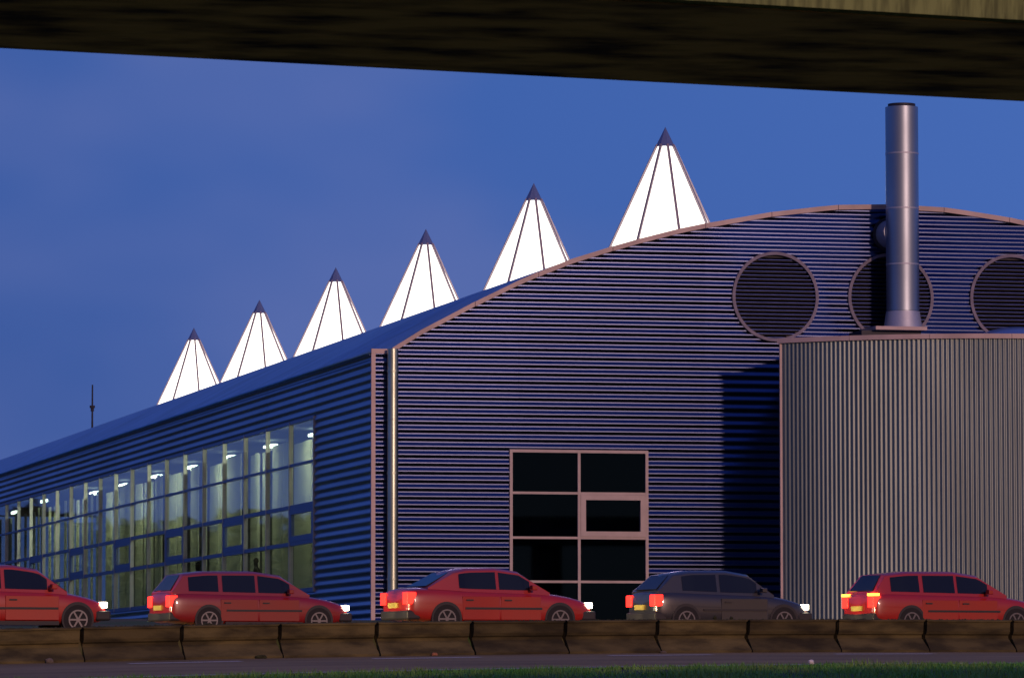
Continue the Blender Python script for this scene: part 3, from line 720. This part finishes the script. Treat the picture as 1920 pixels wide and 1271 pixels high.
    for x in wx:
        for side in (1, -1):
            w_ = MB(); w_.lathe([(.12, side * (W - .20)), (.30, side * (W - .19)), (.315, side * (W - .15)), (.315, side * (W - .03)), (.30, side * (W + .018)), (.20, side * (W + .02))], (x, 0, .315), 28, 'Y')
            wh = w_.build('wheel', M['rubber'], c, loc=O)
            rm = MB(); rm.lathe([(.205, side * (W + .012)), (.205, side * (W + .028)), (.175, side * (W + .028)), (.17, side * (W + .012))], (x, 0, .315), 24, 'Y', cap=False); rm.lathe([(.05, side * (W + .01)), (.045, side * (W + .03))], (x, 0, .315), 12, 'Y')
            for q in range(6):
                an = q * math.pi / 3; rm.beam((x + .04 * math.cos(an), side * (W + .024), .315 + .04 * math.sin(an)), (x + .18 * math.cos(an), side * (W + .024), .315 + .18 * math.sin(an)), .035, .012, Vector((0, 1, 0)))
            rm.build('rim', M['rim'], wh, loc=O)
            m_ = MB(); m_.lathe([(.345, side * (W - .05)), (.345, side * (W + .010))], (x, 0, .335), 32, 'Y'); m_.build('wheel_arch', M['plast'], c, loc=O)
    for e_ in (1, -1):
        bm_ = MB(); x = e_ * L0
        bm_.box((min(x, x - e_ * .30), -.80, .30), (max(x, x - e_ * .30) + (.03 if e_ > 0 else 0), .80, .50)); bm_.build('bumper', M['plast'], c, loc=O, bevel=.04)
        for side in (1, -1):
            b2 = MB()
            if e_ > 0: b2.box((L0 - .16, min(side * .42, side * .76), .56), (L0 - .035, max(side * .42, side * .76), .68)); b2.build('headlight', M['head'], c, loc=O, bevel=.02)
            else:
                b2.box((-L0 - .004, min(side * .50, side * .80), .62), (-L0 + .20, max(side * .50, side * .80), .88)); b2.build('tail_light', M['tail'], c, loc=O, bevel=.02)
    for side in (.6, -.6):      # the beam of each headlamp
        hl = bpy.data.lights.new('headlamp_beam', 'SPOT'); hl.energy = beam; hl.color = (1.0, .70, .36); hl.spot_size = rad(64); hl.spot_blend = .7; hl.shadow_soft_size = .06
        ho = bpy.data.objects.new('headlamp_beam', hl); COL.objects.link(ho); ho.parent = c; ho.location = (L0 + .04, side, .62)
        ho.rotation_euler = Vector((-1, 0, .035)).to_track_quat('Z', 'Y').to_euler()
    if indicator: 
        for s in (1, -1): MB().box((-L0 - .006, min(s * .50, s * .805), .885), (-L0 + .15, max(s * .50, s * .805), .94)).build('indicator', M['amber'], c, loc=O, label='lit amber indicator lamp')
    MB().box((-L0 - .035, -.26, .55), (-L0 + .01, .26, .66)).build('number_plate', M['plate_w'], c, loc=O)
    MB().box((.62, -W - .16, .93), (.74, -W + .02, 1.04)).build('door_mirror', paintm, c, loc=O, bevel=.02)
    MB().box((.62, W - .02, .93), (.74, W + .16, 1.04)).build('door_mirror', paintm, c, loc=O, bevel=.02)
    return c
UANG = math.atan2(U.y, U.x); VC = 4.2
G_ = 'cars added on the far road behind the barrier'
def cpos(u): return uv(u, VC, zroad2(u) + .004)
CARS = [(-0.35, 'hatchback', 'red1', 'bright red hatchback added at the left, in front of the glazed side', False, 1.03),
        (5.05, 'estate', 'red2', 'dark red estate car added left of the downpipe, in front of the hall corner', False, .93),
        (10.6, 'saloon', 'red1', 'bright red saloon added below the left part of the end wall window', False, 1.03),
        (16.2, 'hatchback', 'grey', 'dark grey hatchback added between the window and the annex corner', False, 1.0),
        (21.9, 'estate', 'red1', 'bright red estate car added in front of the curved annex with its amber indicator lit', True, 1.0)]
for u_, kind, pm, lab, ind, scl in CARS: make_car(kind, M[pm], cpos(u_), UANG, lab, G_, ind, scl)

# ------------------------------------------------------------------ grass verge
rg = random.Random(11); v = []; f = []
def blade(c, h, w, ang, lean):
    k = len(v); d = Vector((math.cos(ang), math.sin(ang), 0)); l = Vector((-d.y, d.x, 0)) * lean * h
    v.extend([c - d * w, c + d * w, c + l * .35 + d * w * .8 + Vector((0, 0, h * .55)), c + l * .35 - d * w * .8 + Vector((0, 0, h * .55)), c + l + Vector((0, 0, h))])
    f.append((k, k + 1, k + 2, k + 3)); f.append((k + 3, k + 2, k + 4))
for _ in range(52000):
    vv = -9.15 - 9.5 * rg.random() ** 1.3; uu = rg.uniform(-6, 27)
    dens = noise.noise(Vector((uu * .5, vv * .5, 0))) + .5 * noise.noise(Vector((uu * 1.7, vv * 1.7, 5)))
    if rg.random() > .75 + dens: continue
    h = (.05 + .075 * rg.random() + max(0, dens) * .13) * (1.0 if vv < -9.6 else .6)
    blade(uv(uu, vv, zground(uu, vv) - .01), h, rg.uniform(.005, .011), rg.uniform(0, 6.28), rg.uniform(-.8, .8))
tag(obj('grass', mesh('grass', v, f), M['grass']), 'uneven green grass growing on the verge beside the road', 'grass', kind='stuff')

# ------------------------------------------------------------------ overpass overhead
ov0 = Vector((16.619, 47.067, 6.77)); OUT = uv(0, 0)
over = thing('overpass', (ov0.x, ov0.y, -1.6), 'dark concrete overpass crossing overhead, seen from below along the top of the view', 'bridge')
def ou(u, w, z): return ov0 + U * u + V * w + Vector((0, 0, z))
def slab(name, pts, m, label=None, seg=40, u0=-60, u1=60):
    v = []; f = []; n = len(pts)
    for i in range(seg + 1):
        for w, z in pts: v.append(ou(u0 + (u1 - u0) * i / seg, w, z))
    for i in range(seg):
        for j in range(n): f.append((i * n + j, i * n + (j + 1) % n, (i + 1) * n + (j + 1) % n, (i + 1) * n + j))
    f += [tuple(reversed(range(n))), tuple(seg * n + j for j in range(n))]
    return obj(name, mesh(name, v, f), m, over, label=label)
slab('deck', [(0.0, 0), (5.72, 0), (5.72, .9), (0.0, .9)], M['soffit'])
slab('edge_beam', [(-.22, .015), (-.004, .015), (-.004, 1.3), (-.30, 1.3)], M['fascia_conc'])
slab('parapet', [(5.60, .904), (5.85, .904), (5.80, 1.15), (5.62, 1.15)], M['fascia_conc'])
for uu in (-34, 38):
    b = MB(); c = ou(uu, 2.9, 0); b.lathe([(.7, -1.7), (.7, 6.765)], (c.x, c.y, 0), 24); b.build('pier', M['soffit'], over, smooth=False)

# ------------------------------------------------------------------ woods far to the left, mirrored in the glazing
rg = random.Random(5); v = []; f = []
for _ in range(42000):
    t_ = rg.random(); X = 6 - 190 * t_ + rg.uniform(-9, 9); Y = 440 - 150 * t_ + rg.uniform(-9, 9)
    top = 13.0 + 2.5 * noise.noise(Vector((X * .05, Y * .05, 1))) + 1.6 * noise.noise(Vector((X * .2, Y * .2, 9)))
    z = 1.5 + top * rg.random() ** .6; s_ = rg.uniform(.7, 1.6); k = len(v); c = Vector((X, Y, z))
    for q in range(3): v.append(c + Vector((rg.uniform(-s_, s_), rg.uniform(-s_, s_), rg.uniform(-s_, s_))))
    f.append((k, k + 1, k + 2))
tag(obj('woods', mesh('woods', v, f), M['leaf']), 'dark belt of trees along the horizon, mirrored in the glass', 'woods', kind='stuff')
